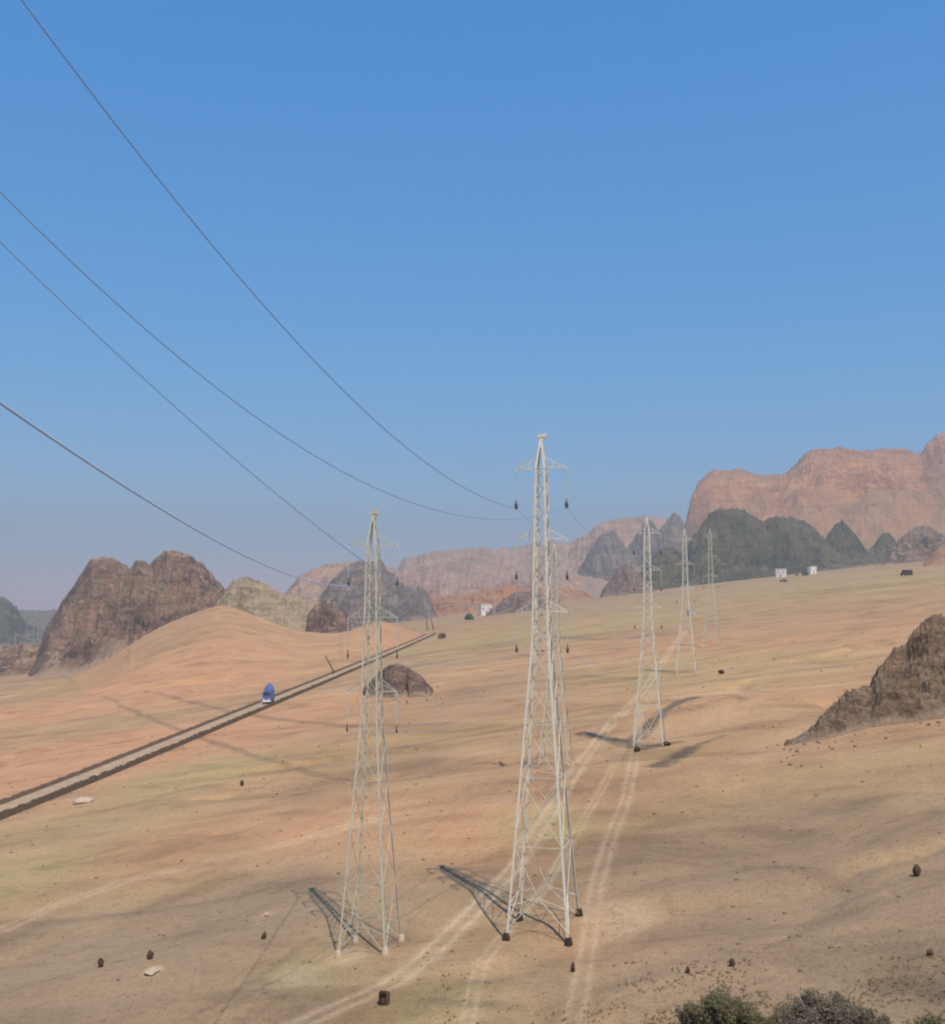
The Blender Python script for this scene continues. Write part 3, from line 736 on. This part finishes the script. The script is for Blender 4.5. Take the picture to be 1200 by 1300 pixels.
# gravel: small stones strewn over the near ground, uncountable
def pebbles():
    V = []; Fc = []
    ico = bmesh.new(); bmesh.ops.create_icosphere(ico, subdivisions=1, radius=1); iv = [v.co.copy() for v in ico.verts]; fi = [[v.index for v in f.verts] for f in ico.faces]; ico.free()
    k = 0
    while k < 3600:
        a = random.uniform(-.47, .47); r = 46 * (6.5 ** (random.random() ** .8)); x = math.tan(a) * r; y = r
        den = float(fbm(np.array([x / 9]), np.array([y / 9]), 90, 3)[0])
        if den < .46 and random.random() < .8: continue
        s = .02 + .09 * random.random() ** 5 * (1 + r / 120); z = gh(x, y); n = len(V)
        for q in iv:
            V.append((x + q.x * s * random.uniform(.8, 1.3), y + q.y * s * random.uniform(.8, 1.3), z + (q.z * .6 + .2) * s * random.uniform(.8, 1.2)))
        for f in fi: Fc.append(tuple(n + i for i in f))
        k += 1
    o = mesh_obj('pebbles', V, Fc, M['pebble']); props(o, 'small brown stones strewn over the open sand', 'gravel', kind='stuff')
pebbles()
def rubble():
    V = []; Fc = []
    ico = bmesh.new(); bmesh.ops.create_icosphere(ico, subdivisions=1, radius=1); iv = [v.co.copy() for v in ico.verts]; fi = [[v.index for v in f.verts] for f in ico.faces]; ico.free()
    rims = [([(990, 952), (1050, 938), (1100, 926), (1200, 914)], 90, .25, 16), ([(445, 885), (500, 889), (565, 884)], 50, .4, 9), ([(300, 916), (150, 980), (0, 1042)], 110, .13, 8), ([(812, 934), (845, 902), (885, 886), (940, 886)], 50, .2, 10)]
    for pl, n_, big, spread in rims:
        for k in range(n_):
            t_ = random.random() * (len(pl) - 1); i = int(t_); fr = t_ - i; a, b = pl[i], pl[min(i + 1, len(pl) - 1)]
            x, y, z = ground(a[0] + (b[0] - a[0]) * fr, a[1] + (b[1] - a[1]) * fr + abs(random.gauss(0, spread)) * .6)
            s = big * (.12 + .88 * random.random() ** 3); n = len(V)
            for q in iv: V.append((x + q.x * s * random.uniform(.7, 1.3), y + q.y * s * random.uniform(.7, 1.3), z + (q.z * .7 + .25) * s * random.uniform(.7, 1.2)))
            for f in fi: Fc.append(tuple(n + i2 for i2 in f))
    o = mesh_obj('rubble', V, Fc, M['rock_near']); props(o, 'loose broken stones fallen round the rock outcrops and along the road bank', 'rubble', kind='stuff')
rubble()

# marker box, hollow
def marker_box():
    X, Y, Z = ground(488, 1275); k = Y / F
    r = empty('marker_box', (X, Y, Z), -.3); props(r, 'small dark square frame box with a sandy panel beside the dirt track at the bottom', 'marker box')
    w_, h_, d_ = 12 * k, 15 * k, .3; t = .085
    m = MB(); m.box(-w_/2, -w_/2 + t, -d_/2, d_/2, 0, h_); m.build('side_post', M['foot'], r)
    m = MB(); m.box(w_/2 - t, w_/2, -d_/2, d_/2, 0, h_); m.build('side_post', M['wood'], r)
    m = MB(); m.box(-w_/2 + t, w_/2 - t, -d_/2, d_/2, .0, .11); m.build('sill', M['foot'], r)
    m = MB(); m.box(-w_/2 + t, w_/2 - t, -d_/2, d_/2, h_ - .07, h_); m.build('top_rail', M['foot'], r)
    m = MB(); m.box(-w_/2 + t, w_/2 - t, -.02, .04, .11, h_ - .07); m.build('panel', M['berm2'], r)
marker_box()

# ------------------------------------------------------------------ shrubs and tree
def shrub(px, py_top, wpx, hpx, label, mat, rock=False, cat='shrub', name='shrub', dens=1.0, yoff=0, trunk=False, leaf=.07, Y=None):
    X, Yg, Z = ground(px, py_top + hpx); k = Yg / F
    W, H = wpx * k * (1 if trunk else 1.1), hpx * k * (1 if trunk else .66)
    root = empty(name, (X, Yg, Z)); props(root, label, cat, 'foreground scrub' if not trunk else None)
    rnd = random.Random(int(px * 7 + hpx)); m = MB(); lf = MB()
    nb = int(34 * dens)
    blobs = []
    for i in range(nb):
        a = rnd.random() * 6.28; q = rnd.random() ** .6; bx = math.cos(a) * q * W * .46; by = math.sin(a) * q * W * .35
        top = H * (1 - .55 * (abs(bx) / (W * .5)) ** 2) * rnd.uniform(.62, 1.0)
        if trunk: start = Vector((0, 0, H * .35))
        else: start = Vector((bx * .25, by * .25, 0))
        end = Vector((bx, by, top)); mid = (start + end) / 2 + Vector((rnd.uniform(-.1, .1) * W * .3, rnd.uniform(-.1, .1) * W * .3, 0))
        m.tube([start, mid, end], [.022 * H, .014 * H, .006 * H], 4)
        blobs.append((end, rnd.uniform(.12, .24) * min(W, H * 1.6)))
        blobs.append((mid.lerp(end, .4), rnd.uniform(.10, .2) * min(W, H * 1.6)))
    if trunk: m.tube([(0, 0, -.1), (.03 * W, 0, H * .2), (0, 0, H * .38)], [.05 * H, .035 * H, .028 * H], 6)
    for c_, r_ in blobs:
        for _ in range(int(75 * dens)):
            while True:
                v = Vector((rnd.uniform(-1, 1), rnd.uniform(-1, 1), rnd.uniform(-1, 1)))
                if v.length < 1: break
            p = c_ + v * r_; 
            if p.z < .02: continue
            u = Vector((rnd.gauss(0, 1), rnd.gauss(0, 1), rnd.gauss(0, 1))).normalized(); t_ = u.orthogonal().normalized(); s = leaf * rnd.uniform(.5, 1.3)
            lf.add([p - u * s, p + t_ * s * .45, p + u * s, p - t_ * s * .45], [(0, 1, 2, 3)])
    m.build('trunk' if trunk else 'stem', M['bark'], root); o = lf.build('crown' if trunk else 'foliage', mat, root); 
    return root
shrub(918, 1250, 88, 60, 'dull green leafy shrub at the bottom edge below the round dark stone', M['leaf'], dens=1.3)
shrub(880, 1268, 40, 40, 'small grey shrub tucked at the left side of the green one at the bottom', M['leaf2'], dens=.7)
shrub(1045, 1255, 110, 56, 'wide greyish purple scrub bush in the middle of the lower right corner', M['leaf2'], dens=1.4)
shrub(985, 1284, 60, 36, 'low green scrub between the green shrub and the wide grey bush', M['leaf'], dens=.8)
shrub(1100, 1274, 60, 40, 'low grey scrub right beside the wide grey bush', M['leaf2'], dens=.8)
shrub(1180, 1284, 50, 40, 'green shrub cut off by the lower right corner', M['leaf'], dens=.7)
shrub(596, 780, 11, 10, 'small dark green tree out on the plain left of the white house', M['leaf3'], cat='tree', name='acacia_tree', trunk=True, dens=.8, leaf=.5)

# ------------------------------------------------------------------ buildings
def house(px, py, wpx, hpx, label, mat='white', rz=.4, dark_side=False, flat=True):
    X, Y, Z = ground(px, py); k = Y / F; W, H = wpx * k / 1.25, hpx * k; D = W * .8
    r = empty('house', (X, Y, Z), rz); props(r, label, 'house', 'far houses on the plain')
    m = MB(); m.box(-W/2, W/2, -D/2, D/2, -1.5, H); m.build('wall', M[mat], r)
    m = MB(); t = W * .035
    m.box(-W/2 - t, W/2 + t, -D/2 - t, -D/2 + t, H, H + H * .08); m.box(-W/2 - t, W/2 + t, D/2 - t, D/2 + t, H, H + H * .08)
    m.box(-W/2 - t, -W/2 + t, -D/2 + t, D/2 - t, H, H + H * .08); m.box(W/2 - t, W/2 + t, -D/2 + t, D/2 - t, H, H + H * .08)
    m.box(-W/2 + t, W/2 - t, -D/2 + t, D/2 - t, H - .02, H + H * .02)
    m.build('roof', M[mat], r)
    m = MB(); m.box(-.06 * W, .06 * W, -D/2 - .05, -D/2 + .02, 0, H * .45); m.build('door', M['darkm'], r)
    for u in (-.3, .28):
        m = MB(); m.box(u * W - .05 * W, u * W + .05 * W, -D/2 - .04, -D/2 + .02, H * .5, H * .72); m.build('window', M['glass'], r)
    return r
house(616, 781, 18, 13, 'pale pinkish white block house beside the brown mound, largest of the far houses', rz=.35)
house(667, 752, 10, 10, 'small white house behind the mound at the left of the tallest pylon', rz=-.3)
house(680, 766, 10, 7, 'low white shed seen between the legs of the tallest pylon', rz=.1)
house(992, 733, 14, 10, 'white house at the left of the far pair below the dark crags', rz=-.5)
house(1031, 729, 11, 9, 'bright white house at the right of the far pair below the dark crags', rz=.3)
house(878, 781, 11, 6, 'low pale shed at the foot of the left far pylon', 'greyw', rz=.2)
house(711, 762, 5, 7, 'tiny white hut right of the tallest pylon', rz=.2)

# ------------------------------------------------------------------ vehicles
def wheel(parent, x, y, r, w_):
    m = MB(); n = 16; 
    def cyl(rr, x0, x1):
        base = len(m.v)
        for xx in (x0, x1):
            for i in range(n):
                t = 2 * math.pi * i / n; m.v.append((xx, y + rr * math.cos(t), r + rr * math.sin(t)))
        for i in range(n): m.f.append((base + i, base + (i + 1) % n, base + n + (i + 1) % n, base + n + i))
        m.f.append(tuple(base + i for i in range(n))[::-1]); m.f.append(tuple(base + n + i for i in range(n)))
    cyl(r, x - w_ / 2, x + w_ / 2); t_ = m.build('wheel', M['rubber'], parent)
    m = MB(); cyl(r * .5, x - w_ / 2 - .02, x + w_ / 2 + .02); m.build('rim', M['greyw'], t_)
def lorry():
    # drives along the road towards the camera
    i = min(range(len(edge)), key=lambda q: abs(600 + F * edge[q][0] / (edge[q][1] * cp) - 350))
    (ax, ay), (bx, by) = edge[i], edge[i + 3]; d = Vector((bx - ax, by - ay, 0)).normalized(); s_ = Vector((d.y, -d.x, 0))
    p = Vector((ax, ay, 0)) - s_ * 1.5
    r = empty('lorry', (p.x, p.y, gh(p.x, p.y) + .40), math.atan2(d.y, d.x) - math.pi / 2); r.scale = (.85, .6, 1.15); props(r, 'blue lorry with a peaked tarpaulin load driving on the desert road', 'lorry')
    # local +y points away, front at -y
    m = MB(); v = [(-1.22, -3.4, .6), (1.22, -3.4, .6), (1.22, -1.7, .6), (-1.22, -1.7, .6), (-1.15, -3.2, 2.7), (1.15, -3.2, 2.7), (1.15, -1.75, 2.75), (-1.15, -1.75, 2.75), (-1.22, -3.45, 1.6), (1.22, -3.45, 1.6)]
    m.add(v, [(0, 1, 9, 8), (8, 9, 5, 4), (1, 2, 6, 5, 9), (2, 3, 7, 6), (3, 0, 8, 4, 7), (4, 5, 6, 7), (0, 3, 2, 1)]); cab = m.build('cab', M['blue'], r)
    m = MB(); m.add([(-1.0, -3.44, 1.7), (1.0, -3.44, 1.7), (.98, -3.26, 2.5), (-.98, -3.26, 2.5)], [(0, 1, 2, 3)]); m.add([(-1.0, -3.40, 1.7), (1.0, -3.40, 1.7), (.98, -3.22, 2.5), (-.98, -3.22, 2.5)], [(3, 2, 1, 0)]); m.build('windscreen', M['glass'], cab)
    for sx in (-1, 1):
        m = MB(); m.box(sx * 1.2 - .03, sx * 1.2 + .03, -3.0, -2.2, 1.65, 2.35); m.build('side_window', M['glass'], cab)
        m = MB(); m.box(sx * .85 - .16, sx * .85 + .16, -3.5, -3.40, .85, 1.1); m.build('headlight', M['lamp'], cab)
        m = MB(); m.box(sx * 1.38 - .05, sx * 1.38 + .05, -3.4, -3.3, 1.8, 2.3); m.build('mirror', M['darkm'], cab)
    m = MB(); m.box(-1.2, 1.2, -3.52, -3.40, .45, .8); m.build('bumper', M['white'], r)
    m = MB(); m.box(-.8, .8, -3.2, 3.6, .55, .85); m.build('chassis', M['darkm'], r)
    m = MB(); m.box(-1.25, 1.25, -1.6, 3.7, .85, 2.2); m.build('cargo_bed', M['blue'], r)
    m = MB(); n = 7; V = []
    for yy, sc2 in ((-1.6, .8), (-1.2, 1.0), (1.0, 1.04), (3.2, 1.0), (3.7, .85)):
        for xx, zz in ((-1.25, 2.18), (-1.2, 2.9), (-.75, 3.7), (0, 4.25), (.75, 3.6), (1.2, 2.85), (1.25, 2.18)):
            V.append((xx * (1 if zz < 2.5 else sc2), yy, 2.18 + (zz - 2.18) * sc2 + random.uniform(-.06, .06)))
    f = [(i_ * n + k, i_ * n + k + 1, (i_ + 1) * n + k + 1, (i_ + 1) * n + k) for i_ in range(4) for k in range(n - 1)] + [tuple(range(n))[::-1], tuple(4 * n + k for k in range(n))]
    m.add(V, f); m.build('tarpaulin', M['tarp'], r)
    for yy in (-2.6, 1.6, 2.8):
        for sx in (-1, 1): wheel(r, sx * 1.05, yy, .5, .3)
lorry()
def pickup(px, py, label, mat, rz, L=5.0, group='far parked vehicles', s=1.0, high=False):
    X, Y, Z = ground(px, py); r = empty('parked_car', (X, Y, Z), rz); r.scale = (s, s, s); props(r, label, 'car', group)
    m = MB(); m.box(-L/2, L/2, -.9, .9, .45, 1.05); 
    v = [(-L*.22, -.85, 1.05), (L*.30, -.85, 1.05), (L*.30, .85, 1.05), (-L*.22, .85, 1.05), (-L*.1, -.75, 1.75), (L*.24, -.75, 1.75), (L*.24, .75, 1.75), (-L*.1, .75, 1.75)]
    if high: v = [(-L*.35, -.88, 1.05), (L*.48, -.88, 1.05), (L*.48, .88, 1.05), (-L*.35, .88, 1.05), (-L*.3, -.85, 2.4), (L*.48, -.85, 2.4), (L*.48, .85, 2.4), (-L*.3, .85, 2.4)]
    m.add(v, [(0,1,5,4),(1,2,6,5),(2,3,7,6),(3,0,4,7),(4,5,6,7)]); m.build('body', M[mat], r)
    m = MB(); z0 = v[0][2] + .1; z1 = v[4][2] - .12; m.box(v[4][0] + .05, v[5][0] - .25, -.895, -.86, z0, z1); m.box(v[4][0] + .05, v[5][0] - .25, .86, .895, z0, z1); m.build('window', M['glass'], r)
    for xx in (-L * .32, L * .3):
        for yy in (-.85, .85):
            q = MB(); n = 12; base = 0
            for y_ in (yy - .12, yy + .12):
                for i in range(n):
                    t = 2 * math.pi * i / n; q.v.append((xx + .38 * math.cos(t), y_, .38 + .38 * math.sin(t)))
            for i in range(n): q.f.append((i, (i + 1) % n, n + (i + 1) % n, n + i))
            q.f.append(tuple(range(n))); q.f.append(tuple(n + i for i in range(n))[::-1]); q.build('wheel', M['rubber'], r)
    return r
pickup(1022, 731, 'dark van beside the bright white house at the far right', 'darkm', .6, s=2.0, high=True)
pickup(1012, 731, 'dark car left of the van near the bright white house', 'darkm', 1.4, s=1.8)
pickup(1151, 731, 'dark vehicle alone on the far plain at right below the red mountain', 'darkm', .4, s=1.8, high=True)
pickup(995, 739, 'dark car parked in front of the left far white house', 'darkm', .3, s=1.7)
pickup(561, 811, 'dark brown vehicle at the far end of the desert road', 'wood', 1.2, s=1.3, high=True)
pickup(604, 766, 'dark vehicle on the pink flat above and left of the largest far house', 'wood', .1, s=2.2)

# ------------------------------------------------------------------ posts by the road
def post(pa, pb, label, w_=.2, mat='wood', name='leaning_post', group='posts beside the desert road'):
    X, Y, Z = ground(*pb); k = Y / F; L = (pb[1] - pa[1]) * k; dx = (pa[0] - pb[0]) * k
    m = MB(); m.tube([(0, 0, -.3), (dx * .5, 0, L * .5), (dx, 0, L)], [w_, w_ * .9, w_ * .7], 7)
    o = m.build(name, M[mat], None, True, (X, Y, Z)); props(o, label, 'post', group); return o
post((413, 833), (426, 856), 'thick wooden post leaning left at the upper edge of the road', .26)
post((441, 830), (442, 843), 'short thin post standing upright near the leaning one', .18, name='short_post')
post((477, 824), (478, 836), 'short post close to the brown mound on the road side', .2, name='short_post')
post((547, 786), (551, 800), 'small dark post by the end of the road', .4, name='short_post')
post((541, 783), (543, 800), 'small post left of the dark one by the end of the road', .4, name='short_post')
post((410, 736), (417, 750), 'dark forked pole sticking up against the far pink slope', .5, name='short_post')

def dry_tufts():
    V = []; Fc = []; k = 0
    while k < 700:
        px_, py_ = random.uniform(560, 1230), 1300 - 75 * random.random() ** 1.6
        if px_ < 790 and random.random() < .75: continue
        x, y, z = ground(px_, py_) if False else (None, None, None)
        d = ray(px_, py_); d = d / d[1]; y = 20 / (-d[2] + .1208 * d[0] + .002); x = d[0] * y; z = gh(x, y)
        if fbm(np.array([x / 3]), np.array([y / 3]), 77, 3)[0] < .47: continue
        h = random.uniform(.06, .26)
        for q in range(14):
            a = random.random() * 6.28; l = h * random.uniform(.5, 1.1); sp_ = random.uniform(.2, .8); n = len(V)
            bx, by = x + math.cos(a) * .03, y + math.sin(a) * .03; ex, ey = x + math.cos(a) * l * sp_, y + math.sin(a) * l * sp_; wd = .012
            V += [(bx - wd * math.sin(a), by + wd * math.cos(a), z), (bx + wd * math.sin(a), by - wd * math.cos(a), z), (ex, ey, z + l * .8)]; Fc.append((n, n + 1, n + 2))
        k += 1
    o = mesh_obj('dry_grass', V, Fc, M['straw']); props(o, 'sparse dry brown tufts on the stony ground around the foreground scrub', 'dry grass', kind='stuff')
dry_tufts()

# ------------------------------------------------------------------ haze
def haze():
    m = bpy.data.materials.new('haze'); m.use_nodes = True; t = m.node_tree; t.nodes.clear()
    pv = t.nodes.new('ShaderNodeVolumePrincipled'); pv.inputs['Density'].default_value = HAZE
    pv.inputs['Color'].default_value = (.87, .87, .80, 1); pv.inputs['Anisotropy'].default_value = .2
    o_ = t.nodes.new('ShaderNodeOutputMaterial'); t.links.new(pv.outputs[0], o_.inputs['Volume'])
    zmin = float(GZ.min()) - 1.0
    top = max(max(v.co.z for v in o.data.vertices) for o in C.objects if o.type == 'MESH' and o.get('kind') == 'structure') + 12
    b = MB(); b.box(-7500, 7500, -7500, 7500, zmin, top)
    o = b.build('haze', m); o['kind'] = 'stuff'
haze()
sc.cycles.volume_bounces = 0
sc.cycles.filter_width = 2.2
